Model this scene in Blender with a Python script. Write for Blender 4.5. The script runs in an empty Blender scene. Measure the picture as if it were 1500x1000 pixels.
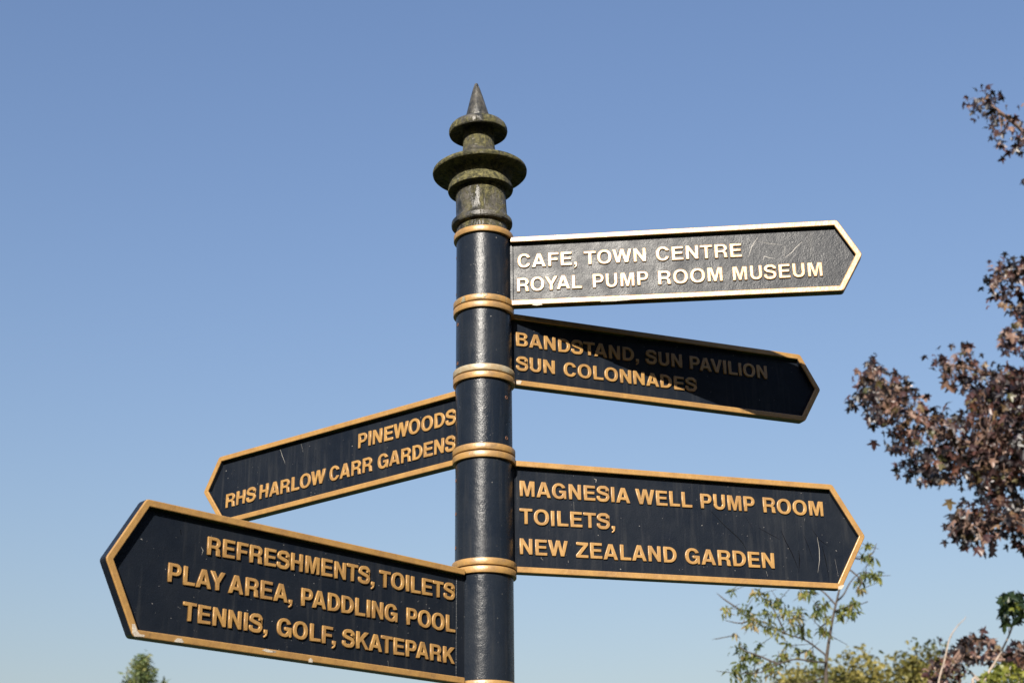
import bpy, math, random
from mathutils import Vector, Matrix
import numpy as np

random.seed(7); rng = np.random.default_rng(7)
R_ = math.radians
scene = bpy.context.scene
col = scene.collection

# ------------------------------------------------------------------ camera
CAM_H = 1.55
CAM_D, FPX = 3.01644, 2316.1
yaw, pitch, roll = R_(1.10105), R_(21.62333), R_(-0.50793)
fw = Vector((math.sin(yaw)*math.cos(pitch), math.cos(yaw)*math.cos(pitch), math.sin(pitch)))
r0 = Vector((math.cos(yaw), -math.sin(yaw), 0)); u0 = r0.cross(fw)
rt = math.cos(roll)*r0 + math.sin(roll)*u0
up = -math.sin(roll)*r0 + math.cos(roll)*u0
CP = Vector((0, -CAM_D, CAM_H))
cd = bpy.data.cameras.new('camera'); cam = bpy.data.objects.new('camera', cd); col.objects.link(cam)
M = Matrix((rt, up, -fw)).transposed().to_4x4(); M.translation = CP
cam.matrix_world = M
cd.sensor_width = 36; cd.lens = FPX/1500*36; cd.clip_start = .05; cd.clip_end = 3000
cd.dof.use_dof = True; cd.dof.focus_distance = 3.25; cd.dof.aperture_fstop = 9
scene.camera = cam

# ------------------------------------------------------------------ sky, sun, exposure
SUN_AZ, SUN_EL = R_(-13.5), R_(28.7)            # azimuth from the camera's side, negative = left
S = Vector((math.sin(SUN_AZ)*math.cos(SUN_EL), -math.cos(SUN_AZ)*math.cos(SUN_EL), math.sin(SUN_EL)))
w = bpy.data.worlds.new('World'); scene.world = w; w.use_nodes = True
nt = w.node_tree; bg = nt.nodes['Background']
sky = nt.nodes.new('ShaderNodeTexSky'); sky.sky_type = 'NISHITA'; sky.sun_disc = False
sky.sun_elevation = SUN_EL; sky.sun_rotation = math.atan2(S.x, S.y)
sky.altitude = 100; sky.air_density = 2.2; sky.dust_density = 1.7; sky.ozone_density = 5.6
wb = nt.nodes.new('ShaderNodeVectorMath'); wb.operation = 'MULTIPLY'; wb.inputs[1].default_value = (.865, .81, .99)   # camera white balance
nt.links.new(sky.outputs[0], wb.inputs[0]); nt.links.new(wb.outputs[0], bg.inputs[0]); bg.inputs[1].default_value = 0.077
sd = bpy.data.lights.new('sun', 'SUN'); sd.energy = 5.0; sd.angle = R_(.5); sd.color = (1, .93, .82)
so = bpy.data.objects.new('sun', sd); col.objects.link(so); so.rotation_euler = S.to_track_quat('Z', 'Y').to_euler(); so.location = S*30
scene.view_settings.view_transform = 'Standard'; scene.view_settings.look = 'None'
scene.view_settings.exposure = 0.9; scene.view_settings.gamma = 1

# ------------------------------------------------------------------ helpers
def ray(px, py):
    d = fw + rt*((px-750)/FPX) - up*((py-500)/FPX)
    return d
def at(px, py, depth):                       # point at a horizontal distance behind the camera's station
    d = ray(px, py)
    return CP + d*(depth/math.hypot(d.x, d.y))
def proj(p):
    d = Vector(p) - CP; z = d.dot(fw)
    return 750 + FPX*d.dot(rt)/z, 500 - FPX*d.dot(up)/z
def tag(o, label=None, cat=None, group=None, kind=None):
    if label: o['label'] = label
    if cat: o['category'] = cat
    if group: o['group'] = group
    if kind: o['kind'] = kind
    return o
def empty(name, loc):
    o = bpy.data.objects.new(name, None); col.objects.link(o); o.location = loc; o.empty_display_size = .1
    return o

class MB:
    """collects faces and builds ONE mesh object"""
    def __init__(s): s.v = []; s.f = []; s.m = []; s.sm = []
    def add(s, verts, faces, mat=0, smooth=False):
        b = len(s.v); s.v += [tuple(p) for p in verts]
        for f in faces: s.f.append([b+i for i in f]); s.m.append(mat); s.sm.append(smooth)
    def box(s, x0, x1, y0, y1, z0, z1, mat=0):
        v = [(x, y, z) for x in (x0, x1) for y in (y0, y1) for z in (z0, z1)]
        s.add(v, [(0,1,3,2), (4,6,7,5), (0,4,5,1), (2,3,7,6), (0,2,6,4), (1,5,7,3)], mat)
    def lathe(s, prof, n=96, mat=0, close=False):
        v = []; f = []
        for r, z in prof:
            for k in range(n):
                a = 2*math.pi*k/n; v.append((r*math.cos(a), r*math.sin(a), z))
        for i in range(len(prof)-1 + (1 if close else 0)):
            j = (i+1) % len(prof)
            for k in range(n):
                k2 = (k+1) % n; f.append((i*n+k, i*n+k2, j*n+k2, j*n+k))
        s.add(v, f, mat, True)
    def tube(s, pts, rads, n=7, mat=0):
        pts = [Vector(p) for p in pts]; v = []; f = []
        ref = Vector((.3, .9, .2))
        for i, p in enumerate(pts):
            t = (pts[min(i+1, len(pts)-1)] - pts[max(i-1, 0)]).normalized()
            a = t.cross(ref).normalized(); b = t.cross(a)
            for k in range(n):
                an = 2*math.pi*k/n; v.append(p + (a*math.cos(an) + b*math.sin(an))*rads[i])
        for i in range(len(pts)-1):
            for k in range(n):
                k2 = (k+1) % n; f.append((i*n+k, i*n+k2, (i+1)*n+k2, (i+1)*n+k))
        f.append(tuple(range(n))[::-1]); f.append(tuple((len(pts)-1)*n+k for k in range(n)))
        s.add(v, f, mat, True)
    def build(s, name, mats, parent=None, loc=(0,0,0), rotz=0):
        me = bpy.data.meshes.new(name); me.from_pydata(s.v, [], s.f)
        for m in (mats if isinstance(mats, (list, tuple)) else [mats]): me.materials.append(m)
        me.polygons.foreach_set('material_index', s.m); me.polygons.foreach_set('use_smooth', s.sm); me.update()
        if any(s.sm): me.set_sharp_from_angle(angle=R_(34))
        o = bpy.data.objects.new(name, me); col.objects.link(o); o.parent = parent; o.location = loc; o.rotation_euler.z = rotz
        return o

# ------------------------------------------------------------------ materials
def mat(name):
    m = bpy.data.materials.new(name); m.use_nodes = True
    return m, m.node_tree.nodes, m.node_tree.links, m.node_tree.nodes['Principled BSDF']
def noise(N, L, scale, detail=4, rough=.55, vec=None, dist=0):
    n = N.new('ShaderNodeTexNoise'); n.inputs['Scale'].default_value = scale; n.inputs['Detail'].default_value = detail
    n.inputs['Roughness'].default_value = rough; n.inputs['Distortion'].default_value = dist
    if vec is not None: L.new(vec, n.inputs['Vector'])
    return n.outputs['Fac']
def ramp(N, L, fac, stops):
    r = N.new('ShaderNodeValToRGB'); L.new(fac, r.inputs[0]); e = r.color_ramp.elements
    while len(e) < len(stops): e.new(.5)
    for q, (p, c) in zip(e, stops):
        q.position = p; q.color = (c, c, c, 1) if isinstance(c, (int, float)) else (*c, 1)
    return r.outputs[0]
def mix(N, L, fac, a, b):
    m = N.new('ShaderNodeMix'); m.data_type = 'RGBA'
    L.new(fac, m.inputs[0]) if not isinstance(fac, float) else setattr(m.inputs[0], 'default_value', fac)
    for s, i in ((a, 6), (b, 7)):
        if isinstance(s, tuple): m.inputs[i].default_value = (*s, 1)
        else: L.new(s, m.inputs[i])
    return m.outputs[2]
def math_(N, L, op, a, b):
    m = N.new('ShaderNodeMath'); m.operation = op
    for s, i in ((a, 0), (b, 1)):
        if isinstance(s, (int, float)): m.inputs[i].default_value = s
        else: L.new(s, m.inputs[i])
    return m.outputs[0]
def bump(N, L, B, height, dist, strength=1.0, prev=None):
    b = N.new('ShaderNodeBump'); b.inputs['Distance'].default_value = dist; b.inputs['Strength'].default_value = strength
    L.new(height, b.inputs['Height'])
    if prev is not None: L.new(prev, b.inputs['Normal'])
    L.new(b.outputs[0], B.inputs['Normal']); return b.outputs[0]
def objco(N):                                # object coordinates, shifted per object so that no two wear alike
    tc = N.new('ShaderNodeTexCoord'); oi = N.new('ShaderNodeObjectInfo'); L = tc.id_data.links
    s = N.new('ShaderNodeVectorMath'); s.operation = 'MULTIPLY_ADD'; L.new(oi.outputs['Location'], s.inputs[0]); s.inputs[1].default_value = (3.7, 3.7, 3.7)
    L.new(tc.outputs['Object'], s.inputs[2]); return s.outputs[0]

def black_paint(name, base=(.0065, .0095, .016), dusty=(.014, .017, .023), rough=(.30, .44), lump=.0010, peel=.00025, specks=True, algae_bounce=False, spec=.5):
    m, N, L, B = mat(name); co = objco(N)
    c = mix(N, L, ramp(N, L, noise(N, L, 9, 6, .65, co), [(.35, 0), (.75, 1)]), base, dusty)
    mp = N.new('ShaderNodeMapping'); mp.inputs['Scale'].default_value = (1, 1, .07); L.new(co, mp.inputs[0])
    stk = ramp(N, L, noise(N, L, 95, 4, .6, mp.outputs[0]), [(.52, 0), (.78, .75)])
    c = mix(N, L, stk, c, (.027, .029, .033))
    if specks:
        sp = ramp(N, L, noise(N, L, 210, 2, .5, co), [(.745, 0), (.77, 1)])
        c = mix(N, L, sp, c, (.22, .21, .20))
    if algae_bounce:  # downward faces: algae patches, with grass reflection tinted into the same green
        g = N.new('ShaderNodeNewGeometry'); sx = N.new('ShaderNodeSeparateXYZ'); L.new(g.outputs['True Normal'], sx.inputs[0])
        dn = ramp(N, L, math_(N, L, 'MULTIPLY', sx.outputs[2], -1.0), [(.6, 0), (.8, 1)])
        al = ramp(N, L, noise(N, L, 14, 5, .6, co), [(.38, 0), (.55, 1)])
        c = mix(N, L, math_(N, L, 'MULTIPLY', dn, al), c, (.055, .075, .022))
    L.new(c, B.inputs['Base Color'])
    rr = ramp(N, L, noise(N, L, 26, 5, .6, co), [(.3, rough[0]), (.7, rough[1])]); L.new(rr, B.inputs['Roughness'])
    B.inputs['Specular IOR Level'].default_value = spec
    b1 = bump(N, L, B, noise(N, L, 55, 4, .6, co), lump)
    bump(N, L, B, noise(N, L, 420, 3, .6, co), peel, prev=b1)
    return m
def gold_paint(name, base=(.375, .212, .066), worn=(.30, .165, .056), grime=(.13, .085, .042), chips=.70, rough=(.32, .47), chipc=(.46, .42, .35)):
    m, N, L, B = mat(name); co = objco(N)
    c = mix(N, L, ramp(N, L, noise(N, L, 34, 7, .7, co), [(.42, 0), (.62, 1)]), base, worn)
    c = mix(N, L, ramp(N, L, noise(N, L, 17, 9, .75, co, .5), [(.60, 0), (.72, .75)]), c, grime)
    ch = ramp(N, L, noise(N, L, 48, 8, .72, co, .6), [(chips, 0), (chips+.015, 1)])
    c = mix(N, L, ch, c, chipc)
    L.new(c, B.inputs['Base Color'])
    L.new(ramp(N, L, ch, [(0, .10), (1, 0)]), B.inputs['Metallic'])
    L.new(ramp(N, L, noise(N, L, 45, 5, .65, co), [(.3, rough[0]), (.7, rough[1])]), B.inputs['Roughness'])
    B.inputs['Specular IOR Level'].default_value = .85
    b1 = bump(N, L, B, noise(N, L, 110, 4, .6, co), .0006)
    bump(N, L, B, math_(N, L, 'MULTIPLY', ch, -1.0), .0005, prev=b1)
    return m
def plain(name, c, rough=.6, metallic=0, nscale=60, c2=None, bumpd=.0006):
    m, N, L, B = mat(name); co = objco(N)
    L.new(mix(N, L, ramp(N, L, noise(N, L, nscale, 5, .6, co), [(.35, 0), (.68, 1)]), c, c2 or tuple(x*.65 for x in c)), B.inputs['Base Color'])
    B.inputs['Roughness'].default_value = rough; B.inputs['Metallic'].default_value = metallic
    bump(N, L, B, noise(N, L, nscale*3, 4, .6, co), bumpd)
    return m

M_panel = black_paint('black_panel_paint', algae_bounce=True, spec=.165, rough=(.27, .42), lump=.0007, peel=.00036)
M_post = black_paint('black_post_paint', base=(.008, .012, .020), dusty=(.015, .019, .026), rough=(.20, .34), lump=.0007, peel=.00038, spec=.22)
M_gold = gold_paint('gold_border_paint')
M_letter = gold_paint('gold_letter_paint', chips=.80)
M_ring = gold_paint('gold_collar_paint', worn=(.25, .15, .062), chips=.70)
M_ring_flaked = gold_paint('flaking_gold_collar_paint', worn=(.22, .14, .06), chips=.545, chipc=(.24, .22, .15))
M_ring_pale = gold_paint('pale_worn_collar_paint', base=(.36, .31, .215), worn=(.30, .20, .09), chips=.66)
M_primer = plain('chipped_primer', (.52, .47, .39), .7, 0, 300, (.36, .30, .24))
M_pale = plain('pale_scratch', (.34, .32, .29), .5)
M_dark = plain('dark_scratch', (.003, .003, .004), .25)
M_rust = plain('rusty_screw', (.16, .065, .03), .8, 0, 400, (.06, .03, .02))
M_bore = plain('screw_bore', (.004, .004, .004), .8)

# moss-grown finial
M_finial, N, L, B = mat('mossy_black_iron'); co = N.new('ShaderNodeTexCoord').outputs['Object']
mp = N.new('ShaderNodeMapping'); mp.inputs['Scale'].default_value = (1, 1, .45); L.new(co, mp.inputs[0]); cs = mp.outputs[0]
blk = mix(N, L, ramp(N, L, noise(N, L, 20, 8, .75, cs, .3), [(.42, 0), (.62, 1)]), (.015, .016, .015), (.115, .104, .083))
mossc = mix(N, L, ramp(N, L, noise(N, L, 120, 5, .75, co), [(.40, 0), (.64, 1)]), (.028, .029, .015), (.20, .18, .075))
sep = N.new('ShaderNodeSeparateXYZ'); L.new(co, sep.inputs[0])
hz = ramp(N, L, math_(N, L, 'MULTIPLY', sep.outputs[2], 1/.37), [(0, .52), (.05, .54), (.10, .47), (.18, .50), (.27, .58), (.31, .60), (.41, .60), (.44, .55), (.52, .50), (.66, .58), (.76, .46), (.80, .22)])
mf = math_(N, L, 'ADD', noise(N, L, 24, 9, .78, cs, .8), math_(N, L, 'SUBTRACT', hz, .5))
mfac = ramp(N, L, mf, [(.49, 0), (.59, 1)])
lich = ramp(N, L, noise(N, L, 110, 6, .7, co, .5), [(.62, 0), (.66, 1)])
c = mix(N, L, mfac, blk, mossc); c = mix(N, L, lich, c, (.24, .23, .18))
L.new(c, B.inputs['Base Color']); L.new(ramp(N, L, mfac, [(0, .30), (1, .9)]), B.inputs['Roughness']); B.inputs['Specular IOR Level'].default_value = .4
b1 = bump(N, L, B, noise(N, L, 60, 4, .6, co), .0012)
bump(N, L, B, math_(N, L, 'MULTIPLY', noise(N, L, 300, 5, .75, co), math_(N, L, 'ADD', mfac, .25)), .0032, prev=b1)

def leaf_mat(name, stops, trans=.3, rough=.45, tint=None):
    m, N, L, B = mat(name)
    at_ = N.new('ShaderNodeAttribute'); at_.attribute_name = 'tint'
    c = ramp(N, L, at_.outputs['Fac'], [(p, tuple(v*.78 for v in q)) for p, q in stops])
    L.new(c, B.inputs['Base Color']); B.inputs['Roughness'].default_value = rough
    tr = N.new('ShaderNodeBsdfTranslucent'); L.new(c if tint is None else mix(N, L, .6, c, tint), tr.inputs[0])
    mx = N.new('ShaderNodeMixShader'); mx.inputs[0].default_value = trans
    L.new(B.outputs[0], mx.inputs[1]); L.new(tr.outputs[0], mx.inputs[2])
    L.new(mx.outputs[0], N['Material Output'].inputs[0])
    return m
M_maple = leaf_mat('purple_maple_leaf', [(0, (.008, .006, .007)), (.4, (.024, .012, .013)), (.6, (.075, .032, .028)), (.76, (.140, .060, .040)), (.84, (.075, .075, .026)), (.92, (.22, .14, .07)), (1, (.25, .15, .11))], .12, .42)
M_narrow = leaf_mat('narrow_green_leaf', [(0, (.035, .065, .012)), (.45, (.12, .145, .026)), (.75, (.25, .25, .04)), (1, (.42, .31, .14))], .35, .6)
M_lime = leaf_mat('yellow_green_leaf', [(0, (.012, .028, .014)), (.3, (.03, .055, .02)), (.45, (.16, .19, .03)), (1, (.30, .30, .05))], .35, .42)
M_far = leaf_mat('olive_tree_leaf', [(0, (.085, .10, .025)), (.5, (.20, .18, .042)), (1, (.33, .27, .065))], .35, .5)
M_added_wood = leaf_mat('added_woodland_leaf', [(0, (.02, .032, .012)), (1, (.07, .085, .03))], .15, .6)
M_con = leaf_mat('conifer_needles', [(0, (.05, .085, .03)), (.5, (.13, .17, .045)), (1, (.26, .25, .07))], .2, .55)
M_bark = plain('brown_bark', (.085, .065, .05), .85, 0, 25, (.045, .036, .03), .01)
M_twig = plain('pinkish_twig', (.26, .17, .13), .7, 0, 40, (.16, .10, .08), .002)
M_stem = plain('pale_bare_stem', (.42, .34, .28), .75, 0, 40, (.26, .21, .17), .002)

# ------------------------------------------------------------------ ground
M_lawn, N, L, B = mat('lawn'); co = objco(N)
L.new(ramp(N, L, noise(N, L, .8, 8, .7, co), [(.3, (.020, .035, .010)), (.5, (.034, .055, .015)), (.72, (.06, .075, .022))]), B.inputs['Base Color'])
B.inputs['Roughness'].default_value = .9; bump(N, L, B, noise(N, L, 40, 5, .7, co), .03)
g = MB(); n = 40; ex = 1500
gv = [((i/n-.5)*2*ex, (j/n-.5)*2*ex, 0) for i in range(n+1) for j in range(n+1)]
g.add(gv, [(i*(n+1)+j, (i+1)*(n+1)+j, (i+1)*(n+1)+j+1, i*(n+1)+j+1) for i in range(n) for j in range(n)])
tag(g.build('lawn', M_lawn), kind='structure')

# ------------------------------------------------------------------ raised capitals (own glyph outlines)
def sarc(cx, cy, rx, ry, a0, a1, n=26, e=2.25):
    o = []
    for i in range(n+1):
        a = R_(a0 + (a1-a0)*i/n); c_, s_ = math.cos(a), math.sin(a)
        o.append((cx + rx*math.copysign(abs(c_)**(2/e), c_), cy + ry*math.copysign(abs(s_)**(2/e), s_)))
    return o
def bumpr(x, y1, y0, xe, e=2.1):
    return sarc(x, (y0+y1)/2, xe-x, (y1-y0)/2, 90, -90, 18, e)
def stroke(pts, wd, n=8):
    P = [Vector(p) for p in pts]; P = [2*P[0]-P[1]] + P + [2*P[-1]-P[-2]]; C = []
    for i in range(1, len(P)-2):
        for k in range(n):
            t = k/n; a, b, c_, d = P[i-1:i+3]
            C.append(.5*((2*b) + (c_-a)*t + (2*a-5*b+4*c_-d)*t*t + (3*b-a-3*c_+d)*t**3))
    C.append(P[-2]); Lf = []; Rt = []
    for i, p in enumerate(C):
        t = (C[min(i+1, len(C)-1)] - C[max(i-1, 0)]).normalized(); nn = Vector((-t.y, t.x))*wd/2
        Lf.append(tuple(p+nn)); Rt.append(tuple(p-nn))
    return Lf + Rt[::-1]
G = {}
G['A'] = (722, [[(20,0),(268,718),(454,718),(702,0),(532,0),(488,140),(232,140),(188,0)], [(274,268),(361,548),(447,268)]])
G['B'] = (722, [[(76,0),(76,718)] + bumpr(410,718,372,648) + bumpr(420,378,0,672), [(232,436),(232,598)] + bumpr(400,598,436,492), [(232,120),(232,314)] + bumpr(410,314,120,512)])
G['C'] = (722, [sarc(364,359,322,378,22,338,44) + sarc(364,359,164,248,330,30,36)])
G['D'] = (722, [[(76,0),(76,718)] + bumpr(330,718,0,688), [(232,126),(232,592)] + bumpr(320,592,126,528)])
G['E'] = (667, [[(76,0),(76,718),(616,718),(616,588),(232,588),(232,434),(582,434),(582,308),(232,308),(232,130),(626,130),(626,0)]])
G['F'] = (611, [[(76,0),(76,718),(587,718),(587,588),(232,588),(232,420),(540,420),(540,292),(232,292),(232,0)]])
G['G'] = (778, [sarc(376,359,332,378,24,318,44) + [(610,90),(622,0),(716,0),(716,392),(396,392),(396,270),(570,270)] + sarc(376,359,172,250,318,32,36)])
G['H'] = (722, [[(71,0),(71,718),(227,718),(227,440),(495,440),(495,718),(651,718),(651,0),(495,0),(495,310),(227,310),(227,0)]])
G['I'] = (278, [[(61,0),(61,718),(217,718),(217,0)]])
G['K'] = (722, [[(80,0),(80,718),(236,718),(236,430),(502,718),(700,718),(418,424),(718,0),(528,0),(308,316),(236,240),(236,0)]])
G['L'] = (611, [[(76,0),(76,718),(232,718),(232,132),(583,132),(583,0)]])
G['M'] = (833, [[(69,0),(69,718),(292,718),(418,224),(542,718),(765,718),(765,0),(622,0),(622,566),(482,0),(352,0),(212,566),(212,0)]])
G['N'] = (722, [[(69,0),(69,718),(226,718),(506,246),(506,718),(654,718),(654,0),(498,0),(217,470),(217,0)]])
G['O'] = (778, [sarc(389,359,346,378,0,354,60), sarc(389,359,190,248,0,354,60)])
G['P'] = (667, [[(76,0),(76,718)] + bumpr(400,718,252,632) + [(232,252),(232,0)], [(232,378),(232,594)] + bumpr(385,594,378,482)])
G['R'] = (722, [[(76,0),(76,718)] + bumpr(430,718,300,664)[:-2] + [(560,322),(632,268),(652,180),(656,60),(686,24),(686,0),(512,0),(498,60),(494,180),(470,252),(400,276),(232,276),(232,0)], [(232,398),(232,594)] + bumpr(420,594,398,512)])
G['S'] = (667, [stroke([(545,490),(540,585),(450,662),(335,668),(205,650),(122,568),(122,480),(195,420),(335,376),(480,335),(552,262),(552,170),(470,72),(335,50),(195,60),(108,140),(102,245)], 150)])
G['T'] = (611, [[(14,588),(14,718),(598,718),(598,588),(384,588),(384,0),(228,0),(228,588)]])
G['U'] = (722, [[(72,718),(72,262)] + sarc(361.5,262,289.5,281,180,360,26) + [(651,718),(495,718),(495,262)] + sarc(361.5,262,133.5,146,360,180,20) + [(228,718)]])
G['V'] = (667, [[(14,718),(245,0),(422,0),(653,718),(490,718),(336,190),(178,718)]])
G['W'] = (944, [[(8,718),(184,0),(356,0),(470,520),(586,0),(756,0),(932,718),(772,718),(668,216),(556,718),(384,718),(274,216),(168,718)]])
G['Y'] = (667, [[(10,718),(256,282),(256,0),(412,0),(412,282),(658,718),(484,718),(336,432),(186,718)]])
G['Z'] = (611, [[(25,0),(25,128),(390,588),(42,588),(42,718),(584,718),(584,598),(218,132),(586,132),(586,0)]])
G[','] = (278, [[(64,0),(64,152),(216,152),(216,20),(196,-70),(150,-130),(64,-170),(64,-104),(112,-76),(136,-40),(140,0)]])
KERN = {'AY':-80,'LA':10,'AV':-70,'VI':0,'TA':-70,'AT':-70,'WO':-20,'YA':-90,'F,':-90,'PA':-60,'RO':0,'OW':-20,'OY':-30,'AF':0,'KA':-20}

def thin(loop, dlt, hole):                     # hand-filed edges: outlines drawn in, counters opened
    n = len(loop); A = sum(loop[i-1][0]*loop[i][1]-loop[i][0]*loop[i-1][1] for i in range(n))
    sgn = (1 if A > 0 else -1)*(-1 if hole else 1); o = []
    for i in range(n):
        a, b, c_ = Vector(loop[i-1]), Vector(loop[i]), Vector(loop[(i+1) % n])
        t1, t2 = (b-a).normalized(), (c_-b).normalized(); n1, n2 = Vector((-t1.y, t1.x)), Vector((-t2.y, t2.x))
        m = (n1+n2); m = m.normalized() if m.length > 1e-3 else n1
        o.append(tuple(b + m*sgn*dlt/max(.62, m.dot(n1))))
    return o
GT = {k: (w_, [thin(l, 11, i > 0) for i, l in enumerate(ls)]) for k, (w_, ls) in G.items()}

def letter_line(name, words, z0, k, cap, side, parent, y_front, depth):
    """one line of writing as ONE raised mesh"""
    cu = bpy.data.curves.new(name, 'CURVE'); cu.dimensions = '2D'; cu.fill_mode = 'BOTH'
    bev = .0009; cu.extrude = (depth - bev)/2; cu.bevel_depth = bev; cu.bevel_resolution = 2; cu.offset = -bev*.35
    sy = cap/718
    for txt, ua, ub in words:
        xa, xb = (ua, ub) if side > 0 else (-ub, -ua)
        core = txt.rstrip(','); pos = []; x = 0
        for i, ch in enumerate(txt):
            pos.append(x); x += G[ch][0] + KERN.get(txt[i:i+2], 0)
        ink0 = min(p[0] for p in G[core[0]][1][0]); ink1 = pos[len(core)-1] + max(p[0] for p in G[core[-1]][1][0])
        sx = (xb-xa)/(ink1-ink0)
        for i, ch in enumerate(txt):
            dx, dz, sc = random.gauss(0, .00025), random.gauss(0, .0003), 1+random.gauss(0, .008)
            for loop in GT[ch][1]:
                sp = cu.splines.new('POLY'); sp.points.add(len(loop)-1); sp.use_cyclic_u = True
                for q, (gx, gy) in zip(sp.points, loop):
                    X = xa + (pos[i]+gx-ink0)*sx + dx; uu = X if side > 0 else -X
                    q.co = (X, z0 + k*uu + gy*sy*sc + dz, 0, 1)
    tmp = bpy.data.objects.new('tmp', cu); col.objects.link(tmp)
    dg = bpy.context.evaluated_depsgraph_get()
    me = bpy.data.meshes.new_from_object(tmp.evaluated_get(dg)); bpy.data.objects.remove(tmp)
    co_ = np.empty(len(me.vertices)*3); me.vertices.foreach_get('co', co_); co_ = co_.reshape(-1, 3)
    zmax = co_[:, 2].max()
    new = np.stack([co_[:, 0], y_front + (zmax-co_[:, 2]), co_[:, 1]], 1)
    me.vertices.foreach_set('co', new.ravel()); me.name = 'lettering'; me.materials.clear(); me.materials.append(M_letter); me.update()
    o = bpy.data.objects.new('lettering', me); col.objects.link(o); o.parent = parent
    return o

# ------------------------------------------------------------------ the fingerpost
RP, HT, HB, REC, FW = .057, .017, .0055, .0110, .0118   # HT, HB: front and back faces off the post's axis
post = empty('fingerpost', (0, 0, 0))
tag(post, 'black cast iron fingerpost with gold collars, mossy pointed finial and five arrow signs', 'signpost')

def ring(mb, z0, z1, ro=.0628, ri=RP-.004, b=.0014):
    mb.lathe([(ri, z0), (ro-b, z0), (ro-.4*b, z0+.25*b), (ro, z0+b), (ro, z1-b), (ro-.4*b, z1-.25*b), (ro-b, z1), (ri, z1)], 128, 0, True)

signs = {
 'A': dict(side=1, az=6.388, out=[(.0646,1.4213),(.7328,1.4243),(.7772,1.3450),(.7333,1.2662),(.0633,1.2664)], sl=(1.433,1.263),
  name='rightward arrow arm angled slightly towards the viewer, black panel bright with sun glare',
  lines=[(1.3537,.0031,.0307,[('CAFE,',.0719,.1856),('TOWN',.2100,.3386),('CENTRE',.3589,.5354)]),
         (1.3000,.0054,.0307,[('ROYAL',.0701,.2053),('PUMP',.2271,.3417),('ROOM',.3619,.4933),('MUSEUM',.5138,.6954)])]),
 'B': dict(side=1, az=-21.072, out=[(.0638,1.2604),(.7473,1.2639),(.7932,1.1866),(.7472,1.1078),(.0638,1.1038)], sl=(1.263,1.111),
  name='rightward arrow arm crossed by the shadow of the arm above',
  lines=[(1.1926,.0074,.0302,[('BANDSTAND,',.0685,.3390),('SUN',.3665,.4539),('PAVILION',.4729,.6639)]),
         (1.1398,.0118,.0299,[('SUN',.0679,.1553),('COLONNADES',.1749,.4864)])]),
 'C': dict(side=-1, az=-37.958, out=[(.0611,1.0977),(.7543,1.0922),(.7994,1.0162),(.7340,.9300),(.0648,.9399)], sl=(1.111,.945),
  name='leftward arrow arm sloping down and away behind the lower left arm',
  lines=[(1.0310,-.0003,.0321,[('PINEWOODS',.0665,.3329)]),
         (.9754,-.0071,.0317,[('RHS',.6383,.7323),('HARLOW',.4270,.6252),('CARR',.2922,.4138),('GARDENS',.0670,.2759)])]),
 'D': dict(side=1, az=-13.350, out=[(.0631,.9406),(.7440,.9353),(.8089,.8277),(.7454,.7140),(.0610,.7141)], sl=(.945,.7155),
  name='tall rightward arrow arm with three lines and dark scratches near its point',
  lines=[(.8704,-.0043,.0314,[('MAGNESIA',.0712,.3008),('WELL',.3130,.4338),('PUMP',.4521,.5708),('ROOM',.5894,.7221)]),
         (.8133,.0010,.0312,[('TOILETS,',.0706,.2563)]),
         (.7531,-.0035,.0316,[('NEW',.0699,.1676),('ZEALAND',.1847,.3946),('GARDEN',.4130,.6051)])]),
 'E': dict(side=-1, az=42.986, out=[(.0712,.7082),(.7619,.7125),(.8263,.6048),(.7666,.4884),(.0703,.4915)], sl=(.7155,.484),
  name='tall leftward arrow arm reaching towards the viewer with chipped lower rim',
  lines=[(.6473,-.0063,.0305,[('REFRESHMENTS,',.2889,.6355),('TOILETS',.0836,.2665)]),
         (.5854,.0013,.0310,[('PLAY',.5974,.7067),('AREA,',.4685,.5893),('PADDLING',.2233,.4388),('POOL',.0820,.2007)]),
         (.5277,.0,.0301,[('TENNIS,',.5184,.6741),('GOLF,',.3686,.4879),('SKATEPARK',.0835,.3470)])]),
}
def unp(sg, px, py, off):                     # a mark's place on a sign's face: (u, z above the camera)
    az = R_(sg['az']); d = Vector((sg['side']*math.cos(az), -math.sin(az), 0)); nn = Vector((-sg['side']*math.sin(az), -math.cos(az), 0))
    v = ray(px, py); o = nn*(HT+off) + Vector((0, 0, CAM_H)); t = (o-CP).dot(nn)/v.dot(nn); P = CP + v*t
    return (P-o).dot(d), P.z - CAM_H
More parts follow.
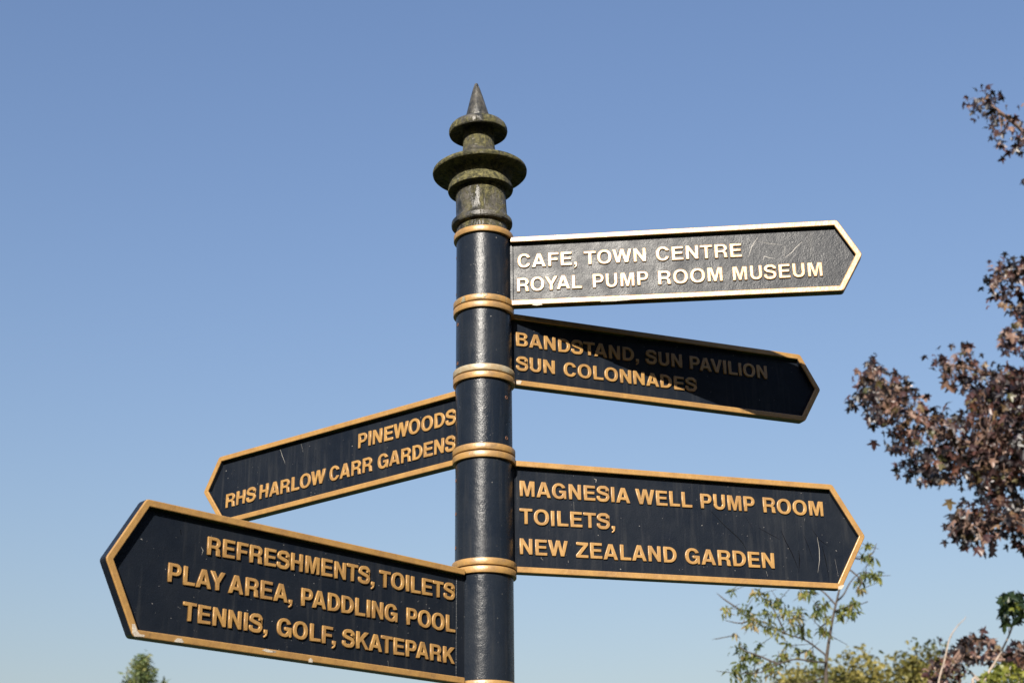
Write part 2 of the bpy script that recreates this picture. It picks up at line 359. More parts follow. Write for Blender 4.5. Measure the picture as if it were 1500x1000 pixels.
# marks on the paint: (sign, pale?, width, pixel polyline)
def zp(pts, k, ox, oy): return [(ox+x/k, oy+y/k) for x, y in pts]
marks = [('A', 1, .0012, zp([(592,200),(560,245),(540,280),(515,360)], 5.357, 1000, 310)), ('A', 1, .0012, zp([(937,235),(880,290),(860,318),(800,362)], 5.357, 1000, 310)),
 ('A', 1, .0009, zp([(800,270),(798,350)], 5.357, 1000, 310)), ('A', 1, .0006, zp([(590,235),(690,252),(790,262)], 5.357, 1000, 310)), ('A', 1, .001, zp([(630,385),(640,350),(680,362),(725,370)], 5.357, 1000, 310)), ('A', 1, .0012, zp([(512,212),(532,232)], 5.357, 1000, 310)),
 ('C', 1, .0010, zp([(488,360),(500,400),(518,445)], 3.75, 280, 560)), ('C', 1, .0008, zp([(604,335),(616,382)], 3.75, 280, 560)),
 ('D', 0, .0016, zp([(205,340),(310,450),(400,530),(440,575),(465,625)], 5, 1000, 680)), ('D', 0, .0012, zp([(455,375),(510,465)], 5, 1000, 680)), ('D', 0, .0012, zp([(560,465),(640,510),(715,550)], 5, 1000, 680)),
 ('D', 0, .0018, zp([(720,480),(750,555),(800,650),(845,760)], 5, 1000, 680)), ('D', 0, .0014, zp([(885,515),(920,600),(955,700)], 5, 1000, 680)), ('D', 0, .0014, zp([(945,470),(1000,550),(1070,600)], 5, 1000, 680)), ('D', 0, .0018, zp([(1020,590),(1045,690),(1070,830)], 5, 1000, 680)),
 ('D', 0, .0022, zp([(850,630),(856,700),(850,790)], 5, 1000, 680)), ('D', 1, .0010, zp([(985,530),(1000,620),(1002,700),(990,790)], 5, 1000, 680)), ('D', 1, .0009, zp([(895,390),(890,415)], 5, 1000, 680)), ('D', 1, .0009, zp([(612,780),(622,820)], 5, 1000, 680)), ('D', 1, .0007, zp([(1115,690),(1140,820)], 5, 1000, 680)),
 ('D', 1, .0014, zp([(685,215),(702,222),(698,245)], 5.263, 740, 660)), ('D', 1, .0011, zp([(278,830),(295,842)], 5.263, 740, 660)), ('D', 1, .0011, zp([(485,845),(488,860)], 5.263, 740, 660)), ('D', 1, .0006, zp([(528,390),(530,460)], 5.263, 740, 660)),
 ('E', 1, .0011, zp([(644,335),(656,358),(648,384)], 4.167, 140, 720)), ('E', 0, .0035, zp([(518,230),(522,262)], 4.167, 140, 720)), ('E', 1, .0009, zp([(765,850),(768,885)], 4.547, 400, 780))]
chips = [('E', zp([(222,806),(240,806),(256,850),(270,868),(300,872),(296,884),(240,882),(226,860)], 4.167, 140, 720)), ('E', zp([(484,905),(500,892),(526,896),(540,918),(512,918),(482,914)], 4.167, 140, 720)),
 ('E', zp([(1016,966),(1040,956),(1066,966),(1102,970),(1096,980),(1050,978)], 4.167, 140, 720)), ('E', zp([(236,842),(252,832),(264,848),(262,862),(240,860)], 4.547, 400, 780)), ('E', zp([(-2,786),(12,784),(20,794),(0,796)], 4.547, 400, 780)), 
 ('D', zp([(1140,893),(1160,884),(1184,880),(1174,902),(1160,914),(1140,914)], 5, 1000, 680)), ('A', zp([(212,733),(228,718),(258,714),(284,720),(293,730),(250,736)], 5.357, 740, 310)), ('A', zp([(750,680),(800,672),(960,668),(980,692),(860,702),(752,706)], 5.357, 740, 310)),
 ('B', zp([(92,622),(120,616),(140,622),(128,650),(96,648)], 5.77, 740, 450))]

def ring2d(pts):                              # arrow outline with slightly rounded corners
    out = [pts[0]]
    for i in range(1, len(pts)-1):
        a, b, c_ = (Vector(p) for p in pts[i-1:i+2]); r = .0045
        p0 = b + (a-b).normalized()*r; p1 = b + (c_-b).normalized()*r
        for t in (0, .5, 1): out.append(tuple(p0*(1-t)**2 + b*2*t*(1-t) + p1*t*t))
    return out + [pts[-1]]
def inset(pts, dlt):
    o = []
    for i, p in enumerate(pts):
        p = Vector(p); ns = []
        for a, b in ((i-1, i), (i, i+1)):
            if a >= 0 and b < len(pts):
                t = (Vector(pts[b])-Vector(pts[a])).normalized(); ns.append(Vector((t.y, -t.x)))
        n_ = sum(ns, Vector((0, 0))).normalized(); n_ = n_/max(.3, n_.dot(ns[0])); o.append(p + n_*dlt)
    return o
def sweep(mb, outline, prof, sx, z0, mat=0):  # prof: (inset, y)
    v = []; n = len(outline); ins = {}
    for dlt, y in prof:
        if dlt not in ins: ins[dlt] = inset(outline, dlt)
        v += [(sx*p.x, y, p.y-z0) for p in ins[dlt]]
    f = []
    for i in range(len(prof)-1):
        for k in range(n-1):
            q = (i*n+k, i*n+k+1, (i+1)*n+k+1, (i+1)*n+k); f.append(q if sx > 0 else q[::-1])
    mb.add(v, f, mat)
def screw_mesh():
    s = MB(); s.lathe([(.0001,-.0026),(.0014,-.0026),(.0015,-.0004)], 16, 1)
    s.lathe([(.0015,-.0004),(.0026,.0008),(.0036,.0006),(.0042,-.0004),(.0044,-.004)], 20, 0)
    return s

def make_sign(key):
    sg = signs[key]; side, az = sg['side'], R_(sg['az']); pts = list(sg['out'])
    ue = .0660 if key == 'E' else .0585
    pts[0] = (ue, pts[0][1]); pts[-1] = (ue, pts[-1][1])
    ol = ring2d(pts); zc = (pts[0][1]+pts[-1][1])/2; z0 = zc
    mb = MB(); c = .0022
    # thin inner slab
    ins = inset(ol, FW*.55); slab = [(.048, ins[0].y)] + [tuple(p) for p in ins[1:-1]] + [(.048, ins[-1].y)]
    yf = -HT+REC; n = len(slab)
    v = [(side*x, y, z-z0) for y in (yf, HB-.004) for x, z in slab]
    f = [tuple(range(n)), tuple(range(2*n-1, n-1, -1))] + [(i, n+i, n+(i+1) % n, (i+1) % n) for i in range(n)]
    mb.add(v, f)
    # black outer rim and back frame
    sweep(mb, ol, [(0, -HT+.003), (0, HB-c*.5), (c*.5, HB), (FW, HB), (FW, HB-.005)], side, z0)
    sweep(mb, ol, [(FW, -HT+.0030), (FW+.001, yf+.0004)], side, z0)      # black inner wall of the rim
    # raised seam bead at the post end
    us = .0625 if side > 0 else .0775
    zt, zb = slab[0][1]-z0-.004, slab[-1][1]-z0+.004
    x = side*us; mb.add([(x-.0008, yf, zt), (x, yf-.0009, zt), (x+.0008, yf, zt), (x-.0008, yf, zb), (x, yf-.0009, zb), (x+.0008, yf, zb)], [(0,1,4,3), (1,2,5,4)])
    for k, pale, wd, pl in marks:
        if k != key: continue
        P = [Vector(unp(sg, *q, -REC)) for q in pl]
        for i in range(len(P)-1):
            a, b = P[i], P[i+1]; t = (b-a).normalized(); nn = Vector((-t.y, t.x))
            wa = wd/2*(.35 if i == 0 else 1); wb = wd/2*(.3 if i == len(P)-2 else 1)
            mb.add([(side*q.x, yf-.0002, q.y-z0) for q in (a+nn*wa, b+nn*wb, b-nn*wb, a-nn*wa)], [(0, 1, 2, 3)], 1 if pale else 2)
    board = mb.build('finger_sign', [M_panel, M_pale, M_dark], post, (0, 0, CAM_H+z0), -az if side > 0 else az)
    tag(board, sg['name'])
    bd = MB(); ch = .0016
    sweep(bd, ol, [(0, -HT+.003), (0, -HT+ch), (ch*.3, -HT+ch*.3), (ch, -HT), (FW-ch, -HT), (FW-ch*.3, -HT+ch*.3), (FW, -HT+ch), (FW, -HT+.0030)], side, z0)
    for k, pl in chips:
        if k != key: continue
        P = []
        for q in pl: P.append(unp(sg, *q, 0))
        cx = sum(p[0] for p in P)/len(P); cz = sum(p[1] for p in P)/len(P); m_ = len(P)
        v = [(side*p[0], -HT-.0003, p[1]-z0) for p in P] + [(side*(cx+(p[0]-cx)*1.04), -HT+.0012, cz+(p[1]-cz)*1.04-z0) for p in P]
        bd.add(v, [tuple(range(m_))] + [(i, (i+1) % m_, m_+(i+1) % m_, m_+i) for i in range(m_)], 1)
    bd.build('border', [M_gold, M_primer], board)
    for z1, k, cap, words in sg['lines']:
        o = letter_line('line', words, z1-z0, k, cap, side, board, -HT+REC-.0032, .0037)
        tag(o, 'raised gold capitals reading ' + ' '.join(t for t, _, _ in words))
    # sleeve that carries the arm
    zt, zb = sg['sl']; mid = (zt+zb)/2
    s = MB(); hh = (zt-zb)/2
    s.lathe([(RP-.006, hh-.001), (RP, hh-.001), (RP, -hh+.001), (RP-.006, -hh+.001)], 128)
    sl = s.build('sleeve', M_post, post, (0, 0, CAM_H+mid))
    for zz in ((hh-.0145, hh-.0012), (-hh+.0012, -hh+.0145)):
        q = MB(); ring(q, *zz); low = zz[0] < 0
        cr = q.build('collar', M_ring_flaked if key == 'A' and low else M_ring_pale if key == 'B' and low else M_ring, sl)
        if key in 'AB' and low: tag(cr, 'gold collar with flaking paint' if key == 'A' else 'pale collar worn down to a whitish undercoat')
    d = Vector((side*math.cos(az), -math.sin(az), 0)); H = pts[0][1]-pts[-1][1]
    for fz in ((.27, -.27) if H < .18 else (.30, 0, -.30)):
        so_ = screw_mesh().build('screw', [M_rust, M_bore], sl, tuple(-d*RP + Vector((0, 0, fz*H + (zc-mid)))))
        so_.rotation_euler = (-d).to_track_quat('Z', 'Y').to_euler()
for k in 'ABCDE': make_sign(k)

p = MB(); zt = CAM_H+.484
p.lathe([(RP-.006, zt-.001), (RP, zt-.001), (RP, .42), (.066, .40), (.072, .36), (.078, .34), (.078, .06), (.10, .03), (.105, .0)], 96)
pole = p.build('pole', M_post, post)
q = MB(); ring(q, zt-.0145, zt-.0012); q.build('collar', M_ring, pole)
q = MB(); q.lathe([(.050, CAM_H+1.425), (.050, zt-.003)], 48); q.build('core_tube', M_bore, post)

# finial, turned profile (radius, height above its foot)
prof = [(.050,-.004),(.054,0),(.054,.019),(.0560,.0195),(.0615,.0200),(.0640,.0225),(.0646,.027),(.0638,.0320),(.0605,.0355),(.0570,.0385),(.0550,.043),(.0540,.050),(.0535,.070),(.0533,.1045),
 (.0660,.1035),(.0688,.1050),(.0697,.108),(.0690,.1115),(.0672,.118),(.0655,.127),(.0655,.134),(.0675,.1400),(.0720,.1445),(.0800,.1462),(.0900,.1458),(.0985,.1450),(.1004,.1470),(.1010,.1505),(.1002,.1535),(.0970,.1560),(.0860,.1620),(.0680,.1705),(.0520,.1770),
 (.0430,.184),(.0380,.193),(.0350,.205),(.0338,.220),(.0338,.2530),(.0400,.2545),(.0500,.2500),(.0602,.2425),(.0622,.2440),(.0634,.2485),(.0630,.2540),(.0608,.2595),(.0560,.2650),(.0470,.2705),(.0370,.2755),(.0285,.2795),(.0262,.282),(.0258,.288),
 (.0205,.308),(.0140,.334),(.0085,.354),(.0052,.364),(.0042,.3675),(.0028,.3700),(.0010,.3710),(.0001,.3711)]
# smooth-shaded lathe with sharper turns kept by the dense profile
f_ = MB(); f_.lathe(prof, 128)
fo = f_.build('finial', M_finial, post, (-.0025, 0, CAM_H+1.4335)); fo.rotation_euler = (0, R_(-2.0), 0)

# ------------------------------------------------------------------ leaves
def leaf_template(kind):
    if kind == 'maple':
        Rr = [(.34,-.10),(.22,.14),(.66,.34),(.50,.42),(.20,.44),(.20,.68)]
        v = [(0,0),(0,.32),(0,1)] + Rr + [(-x, y) for x, y in Rr]
        v = [(x, y, -.45*abs(x) - .30*y*y) for x, y in v]
        f = [(1,0,3),(1,3,4),(1,4,5,6),(1,6,7),(1,7,8),(1,8,2)]; f += [tuple((i+6 if i > 2 else i) for i in q)[::-1] for q in f]
    elif kind == 'narrow':
        v = [(0,0,0),(.15,.30,-.05),(.12,.65,-.12),(0,1,-.28),(-.12,.65,-.12),(-.15,.30,-.05),(0,.45,.02)]
        f = [(6,0,1),(6,1,2),(6,2,3),(6,3,4),(6,4,5),(6,5,0)]
    else:
        v = [(0,0,0),(.30,.30,-.08),(.24,.68,-.14),(0,1,-.2),(-.24,.68,-.14),(-.30,.30,-.08),(0,.45,.03)]
        f = [(6,0,1),(6,1,2),(6,2,3),(6,3,4),(6,4,5),(6,5,0)]
    return np.array(v, float), f
def leaves_obj(name, kind, P, size, tint, material, parent, pitch_rng=(-75, -10), roll_sd=35, face=None):
    """many single leaves at points P as ONE crown mesh"""
    T, F = leaf_template(kind); n = len(P); P = np.asarray(P); size = np.broadcast_to(size, (n,))
    az = rng.uniform(0, 2*np.pi, n); pt = np.radians(rng.uniform(*pitch_rng, n)); rl = np.radians(rng.normal(0, roll_sd, n))
    Y = np.stack([np.cos(az)*np.cos(pt), np.sin(az)*np.cos(pt), np.sin(pt)], 1)
    X = np.stack([np.sin(az), -np.cos(az), 0*az], 1); Z = np.cross(X, Y)
    X2 = X*np.cos(rl)[:, None] + Z*np.sin(rl)[:, None]; Z2 = np.cross(X2, Y)
    t = T[None]*size[:, None, None]
    V = P[:, None] + t[..., :1]*X2[:, None] + t[..., 1:2]*Y[:, None] + t[..., 2:]*Z2[:, None]
    k = len(T); faces = []
    for i in range(n): faces += [tuple(i*k+j for j in q) for q in F]
    me = bpy.data.meshes.new(name); me.from_pydata(V.reshape(-1, 3).tolist(), [], faces); me.materials.append(material)
    a = me.attributes.new('tint', 'FLOAT', 'FACE'); a.data.foreach_set('value', np.repeat(np.clip(tint, 0, 1), len(F)).astype(np.float32))
    me.update(); o = bpy.data.objects.new(name, me); col.objects.link(o); o.parent = parent
    return o
def in_poly(x, y, poly):
    c = False; j = len(poly)-1
    for i in range(len(poly)):
        (xi, yi), (xj, yj) = poly[i], poly[j]
        if (yi > y) != (yj > y) and x < (xj-xi)*(y-yi)/(yj-yi)+xi: c = not c
        j = i
    return c
def sample_poly(poly, n):
    xs = [p[0] for p in poly]; ys = [p[1] for p in poly]; out = []
    while len(out) < n:
        x, y = random.uniform(min(xs), max(xs)), random.uniform(min(ys), max(ys))
        if in_poly(x, y, poly): out.append((x, y))
    return out
def area(poly): return abs(sum(poly[i-1][0]*poly[i][1]-poly[i][0]*poly[i-1][1] for i in range(len(poly))))/2
def curve_pts(P, n=6):
    P = [Vector(p) for p in P]; P = [2*P[0]-P[1]] + P + [2*P[-1]-P[-2]]; C = []
    for i in range(1, len(P)-2):
        for k in range(n):
            t = k/n; a, b, c_, d = P[i-1:i+3]
            C.append(.5*((2*b) + (c_-a)*t + (2*a-5*b+4*c_-d)*t*t + (3*b-a-3*c_+d)*t**3))
    return C + [P[-2]]

# ------------------------------------------------------------------ purple maple at the right
DM = 14.0
base = at(1790, 1000, DM); base.z = 0
maple = empty('maple_tree', base)
tag(maple, 'large purple-leaved maple whose dark brown leafy branches reach in from the right edge', 'tree')
tw = MB(); P = []; PT = []
crown_c = at(1790, 430, DM)
trunk = curve_pts([(0,0,0), (.05,.1,1.2), (-.05,.05,2.4), (.1,.15,4.0), (.05,.2,6.2), (.15,.1,8.2)])
tk = MB(); nT = len(trunk); tk.tube(trunk, [.17*(1-.86*i/(nT-1)) + (.07 if i == 0 else 0) for i in range(nT)], 12)
def limb(mb, z, pts, r=.05):
    """a limb from the trunk at height z through the given points"""
    i = min(range(nT), key=lambda q: abs(trunk[q].z-z)); C = curve_pts([trunk[i]] + [p - base for p in pts])
    mb.tube(C, [r*(1-.9*k/(len(C)-1))+.003 for k in range(len(C))], 7); return C
zr = lambda pts: zp(pts, 2.081, 1230, 370)
polys = [ # outline of a leafy spray in the view, share of leaf cover, spine, depth
 (zr([(28,490),(45,445),(75,430),(52,372),(88,340),(140,345),(160,378),(205,405),(232,458),(272,485),(335,490),(362,520),(378,560),(400,610),(400,700),(320,712),(293,728),(262,688),(208,688),(180,618),(118,562),(100,505),(104,482)]), 2.3, [(1610,700),(1440,655),(1390,640),(1330,605),(1285,570),(1262,560)], DM),
 (zr([(380,590),(392,510),(405,450),(425,420),(440,400),(480,370),(530,375),(580,350),(700,300),(700,760),(562,715),(470,735),(430,768),(405,725)]), 3.4, [(1640,690),(1560,670),(1500,650),(1455,640),(1425,650)], DM-.1),
 (zr([(292,325),(318,345),(352,325),(372,275),(412,292),(432,330),(482,350),(540,355),(560,400),(470,440),(400,460),(365,462),(392,428),(345,432),(306,372)]), 1.7, [(1600,600),(1500,560),(1440,545),(1400,535),(1385,540)], DM+.4),
 (zr([(322,858),(348,788),(368,772),(410,785),(470,750),(565,742),(700,700),(700,880),(565,900),(508,868),(490,912),(440,898),(420,912),(378,892),(350,868)]), 2.5, [(1640,730),(1520,755),(1470,760),(1420,770),(1395,780)], DM-.3),
 (zr([(435,110),(462,62),(500,36),(565,10),(650,-20),(650,100),(565,88),(520,100),(505,155),(470,155),(460,118)]), 1.9, [(1640,380),(1530,395),(1480,405),(1450,420)], DM+.2),
 (zr([(612,100),(562,140),(530,190),(552,216),(640,220)]), 2.2, [(1640,440),(1540,450),(1490,460)], DM),
 (zr([(490,285),(500,250),(565,240),(650,240),(650,320),(562,318),(512,310)]), 2.2, [(1640,520),(1540,505),(1480,498)], DM),
 ([(1409,146),(1423,132),(1448,128),(1467,140),(1461,152),(1479,162),(1493,178),(1533,188),(1533,258),(1493,230),(1473,216),(1455,198),(1449,196),(1449,182),(1437,172),(1419,164)], 1.25, [(1680,300),(1530,215),(1482,178),(1456,158),(1440,150)], DM+.6),
 ([(1362,992),(1372,958),(1388,948),(1405,950),(1420,932),(1438,930),(1446,946),(1470,958),(1500,944),(1560,940),(1560,1010),(1500,992),(1450,975),(1415,978),(1395,992),(1375,1006)], 2.3, [(1680,960),(1540,975),(1480,968),(1420,962),(1385,975)], DM-.2),
]
for poly, dens, spine, dep in polys:
    sp = [at(x, y, dep + .25*math.sin(i*1.7)) for i, (x, y) in enumerate(spine)]
    C = limb(tw, max(2.2, sp[0].z-1.0), sp, .035); Cw = [c_ + base for c_ in C]
    nl = int(dens*1.4*area(poly)/62); ncl = max(4, nl//4)
    for (x, y) in sample_poly(poly, ncl):
        c_ = at(x, y, dep + random.gauss(0, .35))
        j = min(range(len(Cw)), key=lambda q: (Cw[q]-c_).length); a = Cw[j]
        if (a-c_).length < .42:
            mid = (a+c_)/2 + Vector((0, 0, .05)); tw.tube([q - base for q in (a, mid, c_)], [.005, .0035, .0015], 4)
        tt = random.gauss(.45, .26)
        for _ in range(4):
            P.append(c_ - base + Vector((random.gauss(0, .04), random.gauss(0, .09), random.gauss(.03, .035)))); PT.append(tt + random.gauss(0, .24))
# the rest of the crown, outside the picture
cnt = 0
while cnt < 900:
    a = random.uniform(0, 2*math.pi); h = random.uniform(0, 1); rr = 3.1*math.sin(math.pi*min(1, .14+h*.84))**.7*random.uniform(.45, 1)
    c_ = base + Vector((rr*math.cos(a), rr*math.sin(a), 2.2 + 7.2*h)); x, y = proj(c_)
    if x < 1535: continue
    cnt += 1; tt = random.gauss(.42, .2)
    if cnt % 12 == 0:
        z = max(1.8, c_.z-1.2); i = min(range(nT), key=lambda q: abs(trunk[q].z-z))
        tw.tube([trunk[i], (trunk[i]+c_-base)/2+Vector((0, 0, .2)), c_-base], [.03, .018, .004], 5)
    for _ in range(6):
        P.append(c_ - base + Vector((random.gauss(0, .13), random.gauss(0, .13), random.gauss(0, .1)))); PT.append(tt + random.gauss(0, .24))
tk.build('trunk', M_bark, maple); tw.build('branches', M_twig, maple)
leaves_obj('crown', 'maple', [tuple(q) for q in P], rng.normal(.074, .014, len(P)).clip(.035, .098), np.array(PT), M_maple, maple, (-85, 5), 45)

# ------------------------------------------------------------------ sparse tree with narrow leaves behind the lower right arm
DS = 11.0
b2 = at(1216, 1000, DS); b2.z = 0
sap = empty('sparse_tree', b2); tag(sap, 'thin sparse tree with narrow green leaves showing below the New Zealand Garden arm', 'tree')
tk = MB(); tr = curve_pts([b2, at(1216, 1800, DS), at(1212, 1100, DS), at(1210, 1000, DS), at(1211, 962, DS), at(1219, 910, DS), at(1226, 878, DS), at(1233, 850, DS), at(1244, 815, DS)])
tk.tube([q-b2 for q in tr], [max(.007, .050 - .0110*q.z) if q.z < 4.2 else .007 for q in tr], 8); tk.build('trunk', M_bark, sap)
br = MB(); segs = [[(1211,960,0),(1196,948,.1),(1178,936,.2),(1150,927,.3),(1128,915,.3),(1105,905,.4),(1085,893,.5),(1066,890,.5)], [(1150,927,.3),(1140,905,.4),(1128,885,.5),(1108,868,.6)], [(1178,936,.2),(1172,915,.0),(1160,900,0)],
 [(1224,885,0),(1208,868,.1),(1190,855,.2),(1180,850,.2)], [(1226,880,0),(1236,870,.2),(1246,852,.3),(1262,838,.3),(1290,842,.4)], [(1244,815,0),(1262,818,.2),(1278,810,.2),(1284,795,.3)], [(1222,895,0),(1236,890,-.2),(1250,884,-.3)],
 [(1211,970,0),(1190,968,-.3),(1165,965,-.4),(1140,972,-.5),(1110,985,-.5),(1080,985,-.6)], [(1140,972,-.5),(1112,960,-.4),(1090,952,-.3),(1082,945,-.3)], [(1219,908,0),(1206,915,.1),(1200,922,.2),(1205,930,.2)], [(1105,905,.4),(1085,912,.4),(1062,908,.4)], [(1085,893,.5),(1062,878,.5),(1050,868,.5)],
 [(1240,830,0),(1262,850,-.2),(1256,862,-.2)], [(1211,990,0),(1180,1000,.1),(1150,1000,.2)]]
for s_ in segs:
    C = curve_pts([at(x, y, DS+d) - b2 for x, y, d in s_]); br.tube(C, [.0055*(1-k/(len(C)-1))**.7+.0018 for k in range(len(C))], 5)
spots = [(1064,893,9),(1090,895,12),(1105,906,13),(1125,898,12),(1125,878,10),(1108,870,9),(1140,880,8),(1100,914,11),(1122,918,10),(1140,926,9),(1165,904,11),(1160,918,9),(1178,924,9),(1168,896,8),(1200,893,9),(1188,866,9),(1207,885,7),(1240,892,10),(1250,882,8),(1250,900,6),(1232,900,6),(1204,922,8),(1212,928,5),(1176,870,7),
 (1085,950,9),(1092,963,11),(1106,964,9),(1076,985,11),(1100,988,10),(1084,973,8),(1098,1000,9),(1124,974,10),(1140,968,9),(1150,960,8),(1134,982,8),(1192,966,7),(1182,954,5),(1168,952,5),(1272,800,6),(1265,815,6),(1277,820,8),(1268,842,9),(1285,843,7),(1258,850,6),(1262,862,5),(1112,945,5),(1076,930,3),(1118,850,7),(1070,866,4),(1150,895,8),(1212,905,6),(1195,903,5),(1155,945,4)]
P = []; PT = []
for x, y, r in spots:
    tt = random.gauss(.5, .2)
    for _ in range(int(r*3.3)):
        P.append(at(x+random.gauss(0, r*.52), y+random.gauss(-2, r*.45), DS+.2+random.gauss(0, .2)) - b2); PT.append(tt+random.gauss(0, .22))
    for _ in range(2):
        a = at(x, y, DS+.2); br.tube([a-b2, a-b2+Vector((random.gauss(0, .07), random.gauss(0, .07), random.gauss(.02, .05)))], [.003, .0015], 4)
br.build('branches', M_bark, sap)
leaves_obj('crown', 'narrow', [tuple(q) for q in P], rng.normal(.052, .012, len(P)).clip(.025, .08), np.array(PT), M_narrow, sap, (-75, 5), 35)

# ------------------------------------------------------------------ yellow-green shrub with two pale shoots
DG = 11.5
b3 = at(1470, 1000, DG); b3.z = 0
shr = empty('shrub', b3); tag(shr, 'yellow-green maple shrub with two pale bare shoots before the purple maple', 'shrub')
st = MB()
for pl, r in (([(1360,1700),(1366,1100),(1374,1005),(1384,965),(1391,935),(1402,917),(1412,907),(1415,902)], .012), ([(1420,1700),(1432,1060),(1441,1000),(1462,962),(1478,930),(1487,905),(1496,880),(1510,850)], .016), ([(1478,930),(1478,915),(1476,902)], .006), ([(1440,1000),(1430,990),(1422,984)], .008), ([(1470,1400),(1475,1060),(1478,990),(1482,972)], .01), ([(1482,1200),(1495,1050),(1510,985)], .01)):
    C = curve_pts([(b3 if i == 0 else at(x, y, DG)) - b3 for i, (x, y) in enumerate(pl)]) if pl[0][1] > 1150 else curve_pts([at(x, y, DG)-b3 for x, y in pl])
    st.tube(C, [.72*r*(1-.84*k/(len(C)-1)) for k in range(len(C))], 6)
st.build('stems', M_stem, shr)
P = []; PT = []; SZ = []
for poly, n, lo, hi, sz in (([(1462,884),(1470,868),(1482,864),(1500,870),(1540,866),(1540,910),(1500,902),(1486,906),(1470,910)], 130, .02, .34, .075), ([(1474,876),(1496,880),(1500,892),(1480,890)], 14, .45, .7, .06),
                        ([(1428,1000),(1440,984),(1458,974),(1476,966),(1488,972),(1500,978),(1560,985),(1560,1060),(1428,1060)], 1100, .42, 1.0, .045), ([(1425,1060),(1560,1060),(1600,1400),(1400,1400)], 1200, .4, 1.0, .06)):
    for x, y in sample_poly(poly, n):
        P.append(tuple(at(x, y, DG+random.gauss(-.1, .14 if n < 200 else .3)) - b3)); PT.append(random.uniform(lo, hi)); SZ.append(sz*random.uniform(.7, 1.3))
leaves_obj('foliage', 'maple', P, np.array(SZ), np.array(PT), M_lime, shr, (-70, 15), 40)

# ------------------------------------------------------------------ round-headed trees far behind
def round_tree(px, topy, depth, half_px, label, seed, lean=0):
    random.seed(seed)
    top = at(px, topy, depth); b = top.copy(); b.z = 0; H = top.z; rad = half_px/FPX*depth*1.08
    e = empty('broadleaf_tree', b); tag(e, label, 'tree', 'olive green trees far behind the signpost')
    t = MB(); C = curve_pts([(0,0,0), (.05,.1,H*.3), (lean,.0,H*.6), (lean,.1,H*.93)]); t.tube(C, [.02*H*(1-.9*k/(len(C)-1)) for k in range(len(C))], 8)
    t.build('trunk', M_bark, e); l = MB(); P = []; PT = []
    for _ in range(260):
        a = random.uniform(0, 2*math.pi); el = math.asin(random.uniform(-.65, 1)); rr = random.uniform(.55, 1.0)**.5
        rz = H*.36; c_ = Vector((lean + rad*rr*math.cos(el)*math.cos(a), rad*rr*math.cos(el)*math.sin(a), H-rz*1.03 + rz*rr*math.sin(el)))
        c_ += Vector((random.gauss(0, .12), random.gauss(0, .12), random.gauss(0, .14)))
        j = random.randrange(len(C)//3, len(C)); 
        if _ % 3 == 0: l.tube([C[j], (C[j]+c_)/2+Vector((0, 0, .1)), c_], [.03, .018, .006], 4)
        tt = random.gauss(.5, .2); r = random.uniform(.14, .3)
        for k in range(80):
            P.append(tuple(c_ + Vector((max(-1.7, min(1.7, random.gauss(0, 1)))*r, max(-1.7, min(1.7, random.gauss(0, 1)))*r, max(-1.7, min(1.5, random.gauss(0, 1)))*r*.75)))); PT.append(tt+random.gauss(0, .15))
    l.build('branches', M_bark, e)
    leaves_obj('crown', 'oval', P, rng.normal(.10, .025, len(P)).clip(.05, .17), np.array(PT), M_far, e, (-60, 20), 45)
round_tree(1248, 956, 30, 68, 'broad olive green treetop right of the sparse tree trunk, out of focus', 11)
round_tree(1345, 950, 34, 40, 'olive green treetop left of the low purple maple spray, out of focus', 12)
round_tree(1162, 980, 32, 22, 'smallest olive green treetop, left of the sparse tree trunk', 13)
random.seed(99)

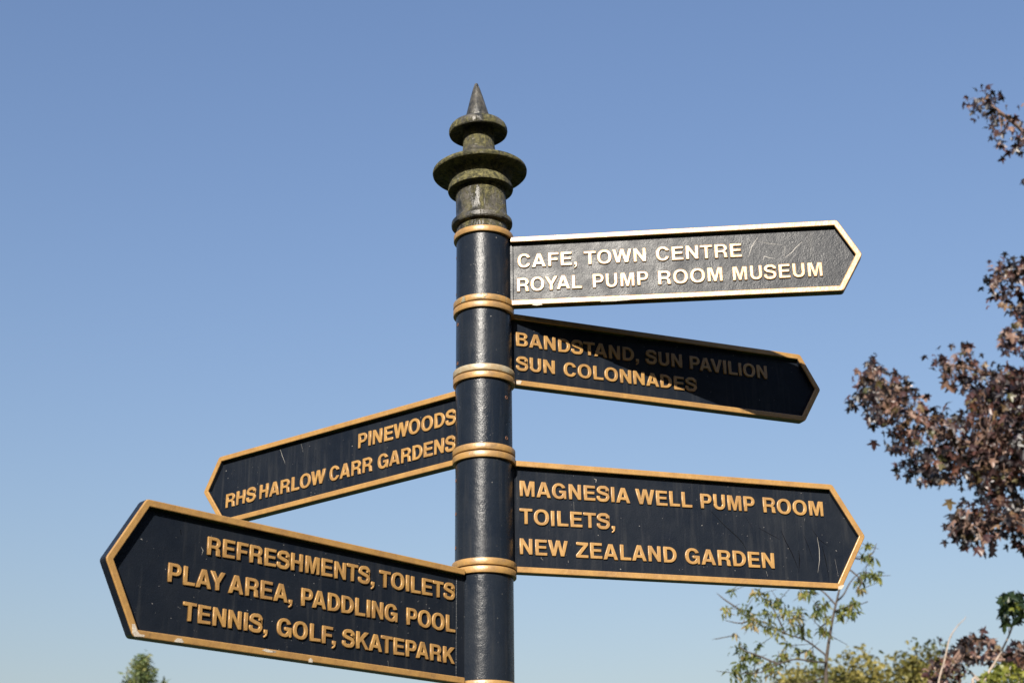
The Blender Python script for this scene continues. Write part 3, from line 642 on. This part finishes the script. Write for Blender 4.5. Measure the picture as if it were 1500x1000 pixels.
# ------------------------------------------------------------------ woodland behind the viewer, unseen: added to darken reflections and cut sky light
P = []; PT = []
for i in range(25):
    a = R_(-112 + 224*i/24) ; cx, cy = 17*math.sin(a), -17*math.cos(a); hh = random.uniform(7.4, 8.6) if abs(a-SUN_AZ) < R_(17) else random.uniform(11, 14); tt = random.gauss(.3, .15)  # crowns lower towards the sun, taller elsewhere to block sky glow
    for _ in range(1500):
        th = random.uniform(0, 2*math.pi); rr = random.uniform(0, 1)**.5*3.0; q = random.uniform(0, 1)
        P.append((cx + rr*math.cos(th)*(1-.55*q*q), cy + rr*math.sin(th)*(1-.55*q*q), .2 + hh*q)); PT.append(tt+random.gauss(0, .15))
tag(leaves_obj('added_woodland', 'oval', P, rng.normal(.40, .07, len(P)), np.array(PT), M_added_wood, None, (-60, 30), 40), kind='stuff')

# ------------------------------------------------------------------ conifer far behind on the left
def conifer(px, topy, depth):
    top = at(px, topy, depth); b = top.copy(); b.z = 0; H = top.z
    e = empty('conifer_tree', b); tag(e, 'blurred green conifer tip poking up below the refreshments arm', 'tree')
    t = MB(); t.tube([(0,0,0), (.02,0,H*.5), (0,0,H*.97)], [.17, .1, .015], 8); t.build('trunk', M_bark, e)
    l = MB(); P = []; PT = []; z = H-.12; k = 0
    while z > .8:
        d = H-z; Lb = min(2.6, .13+.50*d)
        for q in range(5 if d < 3 else 7):
            a = k*2.4 + q*2*math.pi/(5 if d < 3 else 7) + random.gauss(0, .2); LL = Lb*random.uniform(.55, 1.25)
            tip = Vector((math.cos(a)*LL, math.sin(a)*LL, z + LL*(.45 if d < 2 else .1))); root = Vector((0, 0, z)); l.tube([root, tip], [.018, .004], 4)
            tt = random.gauss(.5, .2); nn = int(26+70*LL) if d < 3.2 else int(8+14*LL)
            for _ in range(nn):
                f = random.uniform(.15, 1.05); c_ = root.lerp(tip, f); P.append(tuple(c_ + Vector((random.gauss(0, .05), random.gauss(0, .05), random.gauss(0, .06))))); PT.append(tt+random.gauss(0, .18))
        z -= .19 if d < 3 else .34; k += 1
    for _ in range(40): P.append((random.gauss(0, .03), random.gauss(0, .03), H-random.uniform(0, .5))); PT.append(random.gauss(.5, .2))
    l.build('branches', M_bark, e)
    leaves_obj('foliage', 'narrow', P, rng.normal(.13, .03, len(P)).clip(.06, .2), np.array(PT), M_con, e, (-40, 60), 60)
conifer(210, 962, 42)
